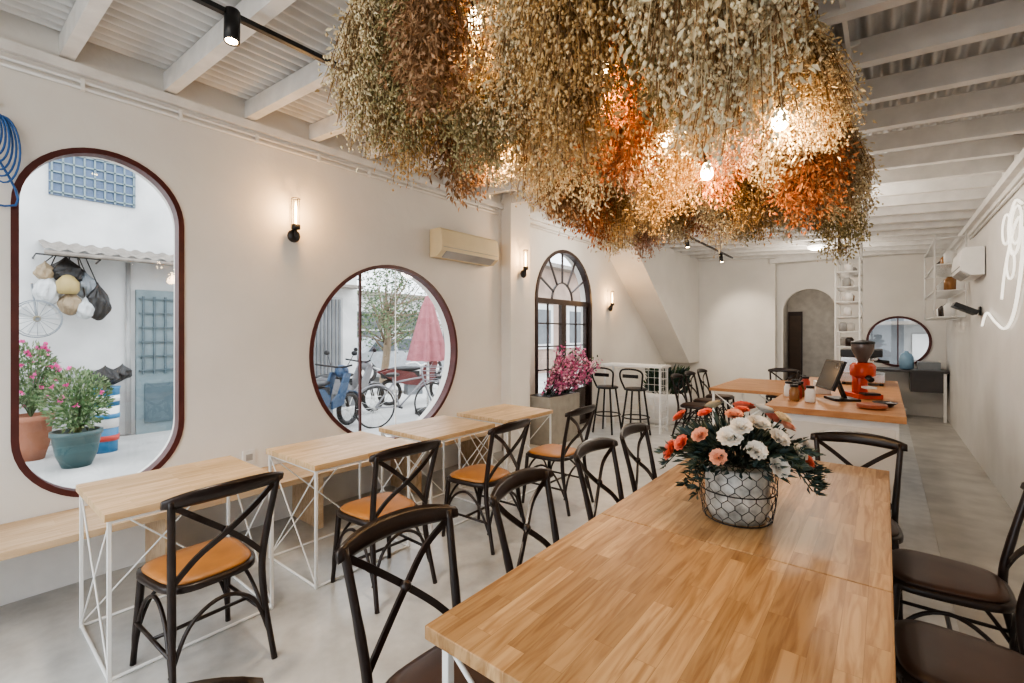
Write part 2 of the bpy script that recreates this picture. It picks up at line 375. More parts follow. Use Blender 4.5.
hang((-8.7,1.14,2.36),(.12,.18,.16),BLACK,1); hang((-8.65,1.46,1.94),(.10,.13,.22),BLACK,3); hang((-8.72,1.34,2.18),(.10,.13,.16),HGR,5)
hang((-8.68,.96,2.10),(.12,.13,.20),HCL,2); hang((-8.64,1.18,1.93),(.10,.12,.15),HT,7); hang((-8.66,.93,2.34),(.09,.10,.11),HT,9); hang((-8.6,1.32,1.86),(.09,.10,.13),HCL,8)
b.lathe([(.09,0),(.12,.05),(.12,.16),(.06,.24),(.02,.26)],(-8.58,1.14,2.06),HG,10)
b.tube([(-9,.85,2.55),(-8.7,.85,2.58),(-8.7,1.5,2.58),(-9,1.5,2.55)],.012,BLACK,n=5)
b.tube([(-8.5,.84+.24*math.cos(q*pi/12),1.72+.24*math.sin(q*pi/12)) for q in range(24)],.007,HGR,closed=True)
b.tube([(-8.42,.84+.22*math.cos(q*pi/12),1.72+.22*math.sin(q*pi/12)) for q in range(24)],.005,HGR,closed=True)
for q in range(16): b.tube([(-8.42,.84,1.72),(-8.42,.84+.22*math.cos(q*pi/8),1.72+.22*math.sin(q*pi/8))],.003,HGR,n=4)
for q in range(3):
    a=q*2*pi/3; P=[(-8.5,.84,1.72)]+[(-8.47,.84+.19*math.cos(a+t),1.72+.19*math.sin(a+t)) for t in (0,.3,.6,.9)]; b.add(P,[(0,1,2,3,4)],HCL,False)
b.sph((-8.48,.84,1.72),.04,HG); b.tube([(-8.5,.84,1.72),(-8.98,.84,2.2)],.012,HGR); b.obj('hanging_wall_clutter')
b=MB(); b.bag((-8.0,1.42,.95),(.17,.17,.115),BLACK,4); b.bag((-8.0,1.60,1.0),(.10,.10,.09),BLACK,6); b.obj('rubbish_bag')
UMB=M('umbrella_pink',(.42,.16,.18),.8,var=.15)
b=MB(); c=(-6.9,6.0,0); n=32; prof=[(.03,2.25),(.1,2.05),(.2,1.6),(.3,1.15),(.33,1.0)]; vs=[];fs=[]
for r,z in prof:
    for k in range(n): q=2*pi*k/n; rr=r*(1+.25*math.cos(k*pi/2)); vs.append((c[0]+rr*math.cos(q),c[1]+rr*math.sin(q),z))
for i in range(len(prof)-1):
    for k in range(n): fs.append((i*n+k,i*n+(k+1)%n,(i+1)*n+(k+1)%n,(i+1)*n+k))
b.add(vs,fs,UMB,True); b.tube([(c[0],c[1],-.02),(c[0],c[1],2.35)],.025,WMET); b.lathe([(.25,-.02),(.25,.06),(.03,.1)],c,BLACK); b.obj('patio_umbrella')
def bicycle(name,loc,rz,col):
    b=MB(); RB=BLACK; cm=M('bike_'+name+str(rz),col,.35)
    for x in(-.52,.52):
        b.tube([(x+.33*math.cos(k*pi/16),0,.33+.33*math.sin(k*pi/16)) for k in range(32)],.015,RB,closed=True)
        for k in range(14): b.tube([(x,0,.33),(x+.32*math.cos(k*pi/7),0,.33+.32*math.sin(k*pi/7))],.003,WMET,n=4)
        b.tube([(x+.37*math.cos(k*pi/14+.2),0,.33+.37*math.sin(k*pi/14+.2)) for k in range(11)],.014,cm)
    for p in [[(-.52,0,.33),(-.1,0,.3),(-.22,0,.8)],[(-.52,0,.33),(-.2,0,.72)],[(-.1,0,.3),(.35,0,.72)],[(-.2,0,.72),(.33,0,.78)],[(.52,0,.33),(.36,0,.7),(.3,0,.98)]]: b.tube(p,.016,cm)
    b.tube(spl([(.15,-.28,1.0),(.3,-.2,1.03),(.32,0,.98),(.3,.2,1.03),(.15,.28,1.0)]),.014,WMET)
    b.sph((-.22,0,.85),(.13,.08,.04),BLACK)
    for z in (.72,.8,.88,.95): b.tube([(.42,-.16,z),(.68,-.16,z),(.68,.16,z),(.42,.16,z)],.006,cm,closed=True,n=4)
    b.tube([(-.1,-.1,.3),(-.1,.1,.3)],.02,BLACK)
    return b.obj(name,loc,rz)
bicycle('bicycle',(-6.4,5.05,-.02),1.35,(.25,.25,.27))
def moto(name,loc,rz,col):
    b=MB(); cm=M('moto_paint'+str(rz),col,.3)
    for x in(-.6,.62):
        b.tube([(x+.24*math.cos(k*pi/12),0,.3+.24*math.sin(k*pi/12)) for k in range(24)],.04,BLACK,closed=True); b.lathe([(.05,-.03),(.05,.03)],(x,0,.3),WMET)
        for k in range(6): b.tube([(x,0,.3),(x+.22*math.cos(k*pi/3),0,.3+.22*math.sin(k*pi/3))],.01,WMET,n=4)
    for s in(-1,1):
        pr=[(-.85,.74),(-.6,.56),(-.3,.46),(0,.42),(.05,.55),(-.1,.70),(-.6,.80)]
        b.add([(x,s*.10,z) for x,z in pr]+[(x,s*.13,z) for x,z in pr],[tuple(range(7)),tuple(range(13,6,-1))]+[(i,(i+1)%7,(i+1)%7+7,i+7) for i in range(7)],cm)
        pr=[(.05,.38),(.3,.42),(.48,.9),(.36,.92),(.2,.6),(.05,.5)]
        b.add([(x,s*.12,z) for x,z in pr]+[(x,s*.16,z) for x,z in pr],[tuple(range(6)),tuple(range(11,5,-1))]+[(i,(i+1)%6,(i+1)%6+6,i+6) for i in range(6)],cm)
    b.box((-.35,0,.66),(.8,.2,.12),BLACK); b.sph((-.25,0,.78),(.42,.13,.06),BLACK); b.tube([(.62,0,.3),(.40,0,.95)],.03,BLACK); b.sph((.45,0,.93),(.08,.13,.11),cm); b.sph((.51,0,.93),(.05,.08,.06),WMET)
    b.tube([(.62+.3*math.cos(t),0,.3+.3*math.sin(t)) for t in (.4,.8,1.2,1.6,2.0,2.4)],1,cm,up=(0,1,0),rect=(.012,.1))
    b.tube(spl([(.25,-.35,1.05),(.4,0,1.0),(.25,.35,1.05)]),.016,BLACK)
    for s in(-1,1): b.tube([(.38,s*.15,1.0),(.42,s*.25,1.2)],.006,BLACK); b.sph((.42,s*.27,1.23),(.02,.06,.04),BLACK)
    b.tube([(-.1,.14,.25),(-.7,.16,.35)],.04,WMET); b.box((-.05,0,.33),(.35,.2,.22),HGR)
    b.tube([(-.85,-.09,.8),(-.95,0,.84),(-.85,.09,.8)],.012,WMET)
    return b.obj(name,loc,rz)
moto('motorbike',(-6.75,3.75,-.02),pi/2+.35,(.04,.08,.15)); moto('motorbike',(-7.7,4.75,-.02),pi/2+.1,(.22,.22,.23)); moto('motorbike',(-8.0,6.6,-.02),pi/2-.2,(.13,.03,.03))
b=MB(); CARM=M('car_silver',(.40,.42,.44),.25,metal=.3); CG=M('car_glass',(.04,.05,.06),.1)
pr=[(-2.0,.35),(-2.05,.75),(-1.9,.88),(-1.35,.95),(-.85,1.38),(.55,1.42),(1.15,.98),(1.9,.88),(2.1,.7),(2.1,.35)]
n=len(pr); vs=[]
for s,k in((-.85,0),(.85,0)):
    for x,z in pr: vs.append((x,s*(1 if z<1.2 else .8),z))
b.add(vs,[tuple(range(n)),tuple(range(2*n-1,n-1,-1))]+[(i,i+n,(i+1)%n+n,(i+1)%n) for i in range(n)],CARM)
for s in(-1,1):
    b.add([(-1.2,s*.868,.97),(-.82,s*.74,1.32),(-.2,s*.73,1.35),(-.2,s*.868,.97)],[(0,1,2,3)],CG); b.add([(-.12,s*.868,.97),(-.12,s*.73,1.35),(.5,s*.73,1.35),(1.0,s*.868,.98)],[(0,1,2,3)],CG)
    for x in(-1.25,1.3): b.tube([(x,s*.72,.33),(x,s*.9,.33)],.33,BLACK,n=24); b.tube([(x,s*.9,.33),(x,s*.91,.33)],.2,WMET,n=16)
b.obj('parked_car',(-13.1,9.6,-.02),1.5,bevel=.03)
b=MB(); c=Vector((-10.6,7.6,0))
TR=M('bark',(.2,.15,.1),.9)
b.tube(spl([c,c+Vector((.1,.1,1.2)),c+Vector((-.1,.2,2.4))]),[.10]*8+[.07]*5,TR)
for i in range(44):
    q=c+Vector((random.uniform(-.8,1.0),random.uniform(-1.0,1.7),random.uniform(1.3,3.5))); b.tube([c+Vector((0,.1,random.uniform(1,2.2))),q],[.03,.008],TR,n=5)
    for k in range(80): b.leaf(q+Vector((random.gauss(0,.22),random.gauss(0,.18),random.gauss(0,.24))),(random.uniform(-1,1),random.uniform(-1,1),random.uniform(-1,.4)),.10,.04,random.choice(GREENS))
b.obj('street_tree')
# ---------------- furniture ----------------
def chair_mesh(seat,nm):
    b=MB()
    for s in(-1,1):
        b.tube(spl([(s*.205,.285,0),(s*.19,.225,.25),(s*.185,.205,.44),(s*.195,.235,.62),(s*.215,.295,.87)],5),[.014]*6+[.017]*10+[.015]*5,DWOOD)
        b.tube(spl([(s*.205,-.205,0),(s*.19,-.185,.25),(s*.18,-.17,.45)],5),[.013]*3+[.017]*8,DWOOD)
        b.tube(spl([(s*.2,-.195,.12),(s*.185,-.13,.30),(s*.18,0,.37),(s*.185,.13,.30),(s*.2,.25,.12)],5),.009,DWOOD)
        b.tube([(s*.198,-.195,.2),(s*.198,.235,.2)],.009,DWOOD)
        b.tube(spl([(s*.185,.215,.49),(s*.10,.235,.585),(0,.275+.008*s,.675),(-s*.11,.30,.765),(-s*.205,.285,.84)],5),1,DWOOD,up=(0,1,0),rect=(.024,.010))
    for y in(-.195,.235):
        b.tube(spl([(-.2,y,.12),(-.13,y,.30),(0,y,.37),(.13,y,.30),(.2,y,.12)],5),.009,DWOOD)
    b.tube([(-.198,.02,.2),(.198,.02,.2)],.009,DWOOD)
    b.sph((0,.268,.675),(.02,.02,.02),DWOOD)
    P=[]
    for k in range(17):
        t=-1+2*k/16; P.append((t*.245,.335-.055*t*t,.875-.018*t*t))
    vs=[];n=17
    for k,p in enumerate(P):
        t=-1+2*k/16; h=.036*(1-.45*abs(t)**4)
        for dz,dy in((-h,.0),(-h*.6,.010),(h*.6,.012),(h,.002),(h*.6,-.010),(-h*.6,-.010)): vs.append((p[0],p[1]+dy+dz*.25,p[2]+dz))
    fs=[(i*6+k,i*6+(k+1)%6,(i+1)*6+(k+1)%6,(i+1)*6+k) for i in range(n-1) for k in range(6)]+[(5,4,3,2,1,0),tuple((n-1)*6+k for k in range(6))]
    b.add(vs,fs,DWOOD,True)
    def ring(sx,sy,z,N=32):
        o=[]
        for k in range(N):
            q=2*pi*k/N; c,s_=math.cos(q),math.sin(q); e=.55
            x=abs(c)**e*(1 if c>=0 else -1)*sx; y=abs(s_)**e*(1 if s_>=0 else -1)*sy
            o.append((x*(1-.10*(y/sy)),y,z))
        return o
    def stack(L,mat):
        vs=[];N=32
        for sx,sy,z in L: vs+=ring(sx,sy,z)
        fs=[(i*N+k,i*N+(k+1)%N,(i+1)*N+(k+1)%N,(i+1)*N+k) for i in range(len(L)-1) for k in range(N)]
        fs+=[tuple(range(N-1,-1,-1)),tuple((len(L)-1)*N+k for k in range(N))]
        b.add(vs,fs,mat,True)
    stack([(.20,.20,.425),(.212,.212,.43),(.212,.212,.452),(.205,.205,.458)],DWOOD)
    stack([(.19,.19,.456),(.196,.196,.463),(.19,.19,.472),(.16,.16,.478),(.08,.08,.480)],seat)
    return b.mesh(nm)
CT=chair_mesh(TAN,'chair_tan'); CB=chair_mesh(BRN,'chair_brown')
def chair(me,x,y,rz): return inst(me,'dining_chair',(x,y,0),rz)
q=pi/2
for x,y,r in [(-2.54,.80,-q+.05),(-2.46,1.75,-q-.04),(-2.42,2.64,-q+.03),(-2.36,3.56,-q)]: chair(CT,x,y,r)
for x,y,r in [(-1.02,1.01,q-.04),(-.98,1.68,q+.08),(-1.03,2.43,q),(-1.05,3.03,q+.05)]: chair(CB,x,y,r)
chair(CB,-.69,.125,q-.12)
chair(CB,.21,2.84,-q); chair(CB,.22,2.12,-q+.04); chair(CB,-.14,3.36,0)
chair(CB,-2.2,7.15,q); chair(CB,-2.2,7.75,q); chair(CB,-2.2,8.4,q); chair(CB,-1.4,9.15,0)
def small_table(x0,y0,x1,y1):
    b=MB(); cx,cy=(x0+x1)/2,(y0+y1)/2; hx,hy=(x1-x0)/2,(y1-y0)/2
    b.bb((-hx,-hy,.715),(hx,hy,.75),TABS)
    ix,iy=hx-.02,hy-.02; r=.008
    for sx in(-1,1):
        for sy in(-1,1): b.box((sx*ix,sy*iy,.357),(.016,.016,.714),WMET)
    for z in(.008,.705):
        for s in(-1,1):
            b.tube([(s*ix,-iy,z),(s*ix,iy,z)],r,WMET,n=6); b.tube([(-ix,s*iy,z),(ix,s*iy,z)],r,WMET,n=6)
    for s in(-1,1):
        b.tube([(-ix,s*iy,.02),(ix,s*iy,.70)],.005,WMET,n=6); b.tube([(ix,s*iy,.02),(-ix,s*iy,.70)],.005,WMET,n=6)
    b.tube([(-ix,-iy,.02),(-ix,iy,.70)],.005,WMET,n=6); b.tube([(-ix,iy,.02),(-ix,-iy,.70)],.005,WMET,n=6)
    return b.obj('cafe_table',(cx,cy,0),bevel=.002)
for y in(.47,1.43,2.34,3.25): small_table(-3.31,y,-2.66,y+.74)
def big_table(y0,y1):
    b=MB(); hx=.5; hy=(y1-y0)/2
    b.bb((-hx,-hy,.712),(hx,hy,.75),TABW)
    for sx in(-1,1):
        for sy in(-1,1): b.box((sx*.46,sy*(hy-.05),.356),(.025,.025,.712),WMET)
    for s in(-1,1):
        b.box((s*.46,0,.695),(.025,2*hy-.1,.03),WMET); b.box((0,s*(hy-.05),.695),(.92,.025,.03),WMET); b.box((0,s*(hy-.05),.02),(.92,.02,.02),WMET)
        b.tube([(-.46,s*(hy-.05),.02),(.46,s*(hy-.05),.69)],.007,WMET); b.tube([(.46,s*(hy-.05),.02),(-.46,s*(hy-.05),.69)],.007,WMET)
    return b.obj('communal_table',(-.48,(y0+y1)/2,0),bevel=.003)
big_table(.84,1.845); big_table(1.85,3.45)
b=MB(); b.bb((WL+.005,-1.6,.41),(-3.43,4.65,.45),BENW)
for y in(-.6,.9,1.9,2.9,3.9): b.bb((WL+.01,y,0),(-3.47,y+.04,.41),BENW)
b.bb((WL+.01,-1.6,0),(WL+.05,4.65,.41),WHITE); b.obj('wall_bench',bevel=.002)
b=MB(); b.bb((WL,1.53,.50),(WL+.012,1.62,.61),WHITE); b.bb((WL+.012,1.55,.53),(WL+.015,1.60,.58),FAC2); b.obj('wall_outlet',bevel=.002)
ACM=M('ac_beige',(.70,.60,.40),.5,var=.03); 
def ac(name,loc,rz,L,mat):
    b=MB(); pr=[(.01,0),(.12,0),(.2,.06),(.21,.14),(.19,.29),(.17,.31),(.01,.31)]; n=len(pr)
    vs=[(a,-L/2,c) for a,c in pr]+[(a,L/2,c) for a,c in pr]
    b.add(vs,[tuple(range(n)),tuple(range(2*n-1,n-1,-1))]+[(i,i+n,(i+1)%n+n,(i+1)%n) for i in range(n)],mat)
    b.box((.165,0,.028),(.10,L*.85,.012),FAC2,R=Matrix.Rotation(-.64,3,'Y')); b.bb((.205,-L/2+.02,.10),(.213,L/2-.02,.105),FAC2)
    return b.obj(name,loc,rz,bevel=.008)
ac('air_conditioner',(WL,3.93,2.38),0,.95,ACM); ac('air_conditioner',(WR,7.6,2.18),pi,.85,WHITE)
def sconce(x,y,z,dirx=1):
    b=MB(); b.sph((.055,0,0),(.035,.055,.055),BLACK); b.tube([(.03,0,0),(.085,0,.0),(.09,0,.06)],.014,BLACK); b.lathe([(.03,.05),(.036,.055),(.036,.09),(.028,.095)],(.09,0,0),BLACK,16)
    b.lathe([(.008,.10),(.009,.14),(.009,.24),(.004,.28),(0,.285)],(.09,0,0),GOLD,10)
    b.tube([(.09+.034*math.cos(k*pi/8),.034*math.sin(k*pi/8),.31) for k in range(16)],.003,BLACK,n=4,closed=True)
    for k in range(4): b.tube([(.09+.034*math.cos(k*pi/2),.034*math.sin(k*pi/2),.09),(.09+.034*math.cos(k*pi/2),.034*math.sin(k*pi/2),.31)],.002,BLACK,n=4)
    b.obj('wall_sconce',(x,y,z))
    L=bpy.data.lights.new('sconce_light','POINT'); L.energy=7; L.color=(1,.55,.22); L.shadow_soft_size=.03
    o=bpy.data.objects.new('sconce_light',L); COL.objects.link(o); o.location=(x+.16,y,z+.2)
sconce(WL,1.91,2.36); sconce(WL+.16,4.9,2.32); sconce(WL,7.72,1.98)
b=MB(); b.bb((-2.51,-1.0,3.09),(-2.48,4.5,3.115),BLACK)
def spot(b,x,y,z):
    b.tube([(x,y,3.1),(x,y,z+.08)],.012,BLACK); b.tube([(x,y,z+.09),(x+.02,y-.01,z-.07)],.035,BLACK,n=16); b.sph((x+.021,y-.011,z-.068),(.028,.028,.008),BULB)
for y in(.92,4.3): spot(b,-2.495,y,3.03)
b.bb((-2.51,4.49,3.09),(-2.48,10.5,3.115),BLACK)
spot(b,-2.495,7.6,2.98); spot(b,-2.495,9.6,2.98)  # rear heads are additions, to light the dark far end
b.obj('track_spotlights')
CBL=M('blue_cable',(.03,.12,.35),.5); b=MB()
for i in range(6):
    r=.06+.010*i
    b.tube([(WL+.05+.012*(i%3),.21+r*.6*math.cos(k*pi/12)+.008*i,2.68+r*1.7*math.sin(k*pi/12)-.02*i) for k in range(24)],.005,CBL,n=6,closed=True)
b.tube(spl([(WL+.04,.2,2.6),(WL+.04,.3,2.28),(WL+.04,-.1,2.33)]),.006,CBL); b.tube([(WL+.04,.22,2.75),(WL+.04,.20,3.0)],.006,BLACK); b.tube([(WL+.005,.22,2.85),(WL+.06,.22,2.85)],.01,BLACK)
b.obj('cable_coil')
# ---------------- flower vase ----------------
VX,VY=-.50,2.18
b=MB(); z0=.75
b.lathe([(.11,0.004),(.125,.05),(.13,.22),(.12,.23),(.11,.2),(0,.19)],(VX,VY,z0),M('vase_inner',(.46,.46,.43),.3,var=.5,scale=18))
for z,r in((.006,.13),(.13,.152),(.255,.15)):
    b.tube([(VX+r*math.cos(k*pi/20),VY+r*math.sin(k*pi/20),z0+z) for k in range(40)],.003,BLACK,n=5,closed=True)
NC=18; rows=7; hgt=.25/rows
def vp(a,z): 
    r=.135+.02*math.sin(min(1,z/.25)*pi*.75); return (VX+r*math.cos(a),VY+r*math.sin(a),z0+.006+z)
for rw in range(rows):
    for i in range(NC):
        a0=2*pi*(i+(.5 if rw%2 else 0))/NC; da=pi/NC; zb=rw*hgt
        b.tube([vp(a0,zb),vp(a0,zb+hgt*.45)],.0018,BLACK,n=4)
        b.tube([vp(a0,zb+hgt*.45),vp(a0+da,zb+hgt)],.0014,BLACK,n=4); b.tube([vp(a0,zb+hgt*.45),vp(a0-da,zb+hgt)],.0014,BLACK,n=4)
FC=[M('petal_coral',(.82,.22,.14),.6,var=.15),M('petal_white',(.85,.82,.76),.6,var=.08),M('petal_peach',(.86,.44,.30),.6,var=.12),M('petal_rose',(.62,.13,.14),.6),M('petal_cream',(.85,.72,.5),.6)]
FG=[M('foliage_dusty',(.045,.08,.08),.6,var=.3),M('foliage_deep',(.018,.042,.028),.6,var=.3),M('foliage_sage',(.08,.115,.09),.6)]
def bloom(b,c,d,r,mat):
    c=Vector(c); d=Vector(d).normalized()
    a=d.orthogonal().normalized(); e=d.cross(a)
    for ring,(n,open_,l) in enumerate([(5,.25,.75),(7,.6,.9),(9,1.1,1.0),(10,1.9,1.05)]):
        for k in range(n):
            q=2*pi*k/n+ring*.4+random.uniform(-.1,.1)
            rd=(a*math.cos(q)+e*math.sin(q)); dd=(d+rd*open_).normalized(); sd=dd.cross(rd).normalized() if dd.cross(rd).length>1e-3 else e
            L=r*l; w=r*.38; inn=c+rd*r*.04
            nn=sd.cross(dd)
            b.add([inn,inn+dd*L*.55+sd*w,inn+dd*L*1.0+sd*w*.75+nn*r*.08,inn+dd*L*.93,inn+dd*L-sd*w*.75+nn*r*.08,inn+dd*L*.55-sd*w],[(0,1,2,3),(0,3,4,5)],mat,True)
for i in range(1100):
    p=Vector((random.gauss(0,1),random.gauss(0,1),random.gauss(0,.7))).normalized()
    if p.z<-.3: p.z*=-.5
    q=Vector((VX,VY,1.02))+Vector((p.x*.23,p.y*.23,p.z*.13))*random.uniform(.4,1.0)
    b.leaf(q,p+Vector((0,0,.1)),random.uniform(.04,.09),random.uniform(.008,.020),random.choice(FG))
for i in range(24):
    a=random.uniform(0,2*pi); R_=random.uniform(.25,.31); e=Vector((VX+R_*math.cos(a),VY+R_*math.sin(a),.97+random.uniform(-.07,.12)))
    P=spl([(VX,VY,.97),(VX+.15*math.cos(a),VY+.15*math.sin(a),1.08),e]); b.tube(P,.0025,FG[1],n=4)
    for p in P[4:]:
        for k in range(5): b.leaf(p,(math.cos(a)+random.uniform(-.9,.9),math.sin(a)+random.uniform(-.9,.9),random.uniform(-.4,.4)),.05,.010,FG[k%3])
fp=[(-.26,-.05,.05,0),(-.21,-.12,.10,2),(-.14,.0,.17,0),(-.11,-.17,.10,1),(-.03,-.22,.06,1),(.0,-.04,.19,0),(.07,.08,.18,0),(.08,-.18,.10,1),(.17,-.08,.13,2),(.2,.06,.13,0),(.15,-.2,.05,1),(-.22,.08,.14,0),(-.17,-.2,.03,2),(-.04,.14,.18,4),(.24,-.1,.05,1),(-.06,-.1,.18,2),(.02,-.14,.15,1),(-.28,.02,.0,0),(.12,.0,.18,1),(.22,-.14,.0,0),(.05,-.23,.0,1),(-.08,-.2,.15,1),(.13,-.12,.17,4)]
for x,y,z,k in fp:
    ca,sa=.78,.626; X=x*ca-y*sa; Y=x*sa+y*ca
    c=Vector((VX+X,VY+Y,1.03+z)); b.tube([(VX,VY,.97),c],.003,FG[1],n=4)
    bloom(b,c-Vector((X,Y,z+.05)).normalized()*.012,(X,Y,z+.12),.040+random.uniform(-.006,.010),FC[k])
b.obj('flower_vase')
# ---------------- dried flower canopy ----------------
root=bpy.data.objects.new('hanging_dried_flowers',None); COL.objects.link(root)
def dm(n,c,v=.3):
    return M(n,c,.9,var=v,scale=14,spec=.1)
STEM=dm('dry_stem',(.30,.19,.10))
PAL=[[dm('straw_a',(.66,.52,.32)),dm('straw_b',(.80,.68,.46))],
     [dm('olive_a',(.33,.29,.15)),dm('olive_b',(.52,.45,.26))],
     [dm('rust_a',(.42,.15,.065)),dm('rust_b',(.56,.27,.13))],
     [dm('cream_a',(.84,.75,.57)),dm('cream_b',(.72,.59,.40))],
     [dm('gold_a',(.58,.38,.17)),dm('gold_b',(.70,.51,.28))],
     [dm('rose_a',(.55,.32,.23)),dm('rose_b',(.72,.50,.37))],
     [dm('brown_a',(.28,.16,.085)),dm('brown_b',(.46,.29,.17))]]
def bundle(nm,pal,L,W,ns,rb,mode=0):
    b=MB()
    for i in range(ns):
        a=random.uniform(0,2*pi); rr=math.sqrt(random.random())
        dx,dy=math.cos(a)*rr,math.sin(a)*rr
        ln=L*random.uniform(.66,1.0)*(1-.24*rr*rr)
        p0=Vector((-dx*.035,-dy*.035,.10*random.random()+.04)); p1=Vector((dx*.02,dy*.02,-.10))
        p2=Vector((dx*W*.6,dy*W*.6,-ln*.55)); p3=Vector((dx*W,dy*W,-ln))+Vector((random.gauss(0,.018),random.gauss(0,.018),0))
        P=spl([p0,p1,p2,p3],3); b.tube(P,.0015,STEM if i%3 else pal[0],n=3)
        for k in range(rb):
            t=1-random.random()**1.3*.74; f=t*(len(P)-1); q=P[min(int(f),len(P)-2)].lerp(P[min(int(f)+1,len(P)-1)],f%1)
            d=Vector((random.gauss(0,1),random.gauss(0,1),random.gauss(-.4,.8))).normalized(); e=q+d*random.uniform(.01,.05)
            if k%3==0: b.add([q,q+Vector((.0015,.0015,0)),e],[(0,1,2)],STEM)
            m=pal[random.random()<.5]
            if mode==1 or k%5==4: b.leaf(e,d+Vector((0,0,-.5)),.028,.011,m)
            else: b.octa(e,random.uniform(.003,.0068),m)
    b.tube([(.035*math.cos(k*pi/5),.035*math.sin(k*pi/5),0) for k in range(10)],.008,STEM,n=5,closed=True)
    b.tube([(0,0,0),(0,0,.25)],.003,STEM,n=4)
    return b.mesh(nm)
BM=[]
for i,p in enumerate(PAL):
    BM.append(bundle('dried_bunch_%d'%i,p,.78,.145,130,36,1 if i in(2,6) else 0))
BM.append(bundle('dried_bunch_w0',PAL[0],.70,.18,150,36)); BM.append(bundle('dried_bunch_w1',PAL[3],.74,.18,150,36))
wts=[2.4,2.2,1.9,2.6,1.6,1.7,1.4,1.6,1.9]
def at(u,v,d):
    a=(u-512)/465; s,c=.6257,.780; return (d*(-s+a*c),d*(c+a*s),1.55+(332-v)*d/465)
bulbs=[at(*p) for p in [(475,22,1.6),(503,137,2.15),(665,137,2.0),(707,172,2.35),(600,66,1.65),(780,120,1.8)]]
xs=[-1.57,-1.32,-1.07,-.82,-.57,-.32]
C0=Vector((0,0,1.55))
def clear(px,py,zt):
    for bp in bulbs:
        v=Vector(bp)
        for t in (0,.12,.25,.4):
            p=v+(C0-v).normalized()*t
            top=max(0,min(1,(zt-p.z)/.75)); rad=.03+.10*top
            if (p.x-px)**2+(p.y-py)**2<rad**2 and zt-.80<p.z<zt: return False
    return True
yy=1.02; row=0; lastk=-1
while yy<3.9:
    for x in xs:
        zt=3.0+random.uniform(-.2,.05); found=False
        for tr in range(14):
            a=.04+.009*tr
            px=min(x+(.10 if row%2 else -.02)+random.uniform(-a,a),-.20); py=yy+random.uniform(-a,a)
            if clear(px,py,zt): found=True; break
        if not found: continue
        k=random.choices(range(9),wts)[0]
        if k==lastk: k=random.choices(range(9),wts)[0]
        lastk=k
        s=random.uniform(.9,1.1)
        inst(BM[k],'dried_bunch',(px,py,zt),rot=(random.uniform(-.12,.12),random.uniform(-.12,.12),random.uniform(0,6)),sc=(s,s,s*random.uniform(.88,1.1)),parent=root)
    yy+=.225; row+=1
b=MB()
for x in(-1.7,-.95,-.15): b.tube([(x,.7,3.04),(x,3.8,3.04)],1,WMET,rect=(.02,.02),up=(0,0,1))
for k in range(9): b.tube([(-1.7,.75+k*.38,3.06),(-.1,.75+k*.38,3.06)],1,WMET,rect=(.018,.018),up=(0,0,1))
b.obj('hanging_rack_frame',parent=root)
def bulb(x,y,z,e=6):
    b=MB(); b.tube([(0,0,3.06-z),(0,0,.1)],.003,BLACK,n=5); b.lathe([(.0,.09),(.016,.085),(.016,.045),(.013,.04)],(0,0,0),BLACK,12)
    b.lathe([(.013,.045),(.020,.03),(.030,0),(.029,-.02),(.018,-.036),(0,-.043)],(0,0,0),BULB,16); b.obj('pendant_bulb',(x,y,z))
    L=bpy.data.lights.new('bulb_light','POINT'); L.energy=e; L.color=(1,.66,.36); L.shadow_soft_size=.05
    o=bpy.data.objects.new('bulb_light',L); COL.objects.link(o); o.location=(x,y,z-.11)
for p in bulbs: bulb(*p)
# ---------------- bar counter ----------------
b=MB(); b.bb((-.72,4.35,0),(.08,7.3,.90),WHITE); b.bb((-.78,4.28,.90),(.12,7.36,.95),CNTW)
b.bb((-.7,4.34,.06),(.06,4.35,.84),WALL); b.obj('bar_counter',bevel=.004)
RED=M('enamel_red',(.62,.07,.025),.25,var=.05)
b=MB(); b.box((0,0,.02),(.2,.26,.04),RED); b.tube([(0,.05,.04),(0,.05,.22)],.06,RED,n=20); b.lathe([(.05,.18),(.095,.2),(.1,.29),(.07,.32)],(0,0,0),RED,24)
b.lathe([(.035,.32),(.04,.34),(.085,.43),(.09,.49),(.0,.5)],(0,0,0),M('hopper_smoke',(.12,.09,.08),.15),20); b.lathe([(.092,.49),(.092,.51),(0,.53)],(0,0,0),BLACK,20)
b.tube([(0,-.06,.2),(0,-.14,.17)],.025,BLACK); b.box((0,-.1,.1),(.08,.1,.02),WMET); b.box((0,-.11,.045),(.13,.1,.02),BLACK)
b.obj('coffee_grinder',(-.16,5.35,.95),.5,bevel=.003)
b=MB(); R=Matrix.Rotation(-.35,3,'X'); b.box((0,-.02,.22),(.34,.022,.27),BLACK,R=R); b.box((0,-.034,.222),(.31,.004,.24),CG,R=R); b.box((0,.06,.10),(.06,.02,.20),BLACK,R=Matrix.Rotation(.35,3,'X')); b.box((0,.07,.01),(.22,.2,.02),BLACK)
b.obj('pos_monitor',(-.36,5.0,.95),-1.1)
b=MB(); b.box((0,0,.06),(.13,.18,.12),WHITE); b.box((0,-.02,.125),(.09,.06,.012),BLACK); b.obj('receipt_printer',(-.48,5.45,.95),.2,bevel=.006)
b=MB(); b.lathe([(.04,0),(.06,.015),(.085,.035),(.08,.03),(.0,.012)],(0,0,0),M('dish_dark',(.05,.04,.04),.3),20)
b.obj('serving_bowl',(.0,4.8,.95))
b=MB()
for k in range(3): b.lathe([(.045,0),(.095,.012),(.1,.02),(.0,.012)],(0,0,.008*k),M('plate%d'%k,(.4,.12,.06),.4),24)
b.obj('plate_stack',(-.08,4.60,.95))
JR=M('jar_red',(.45,.06,.04),.4); JG=M('jar_amber',(.3,.15,.06),.2)
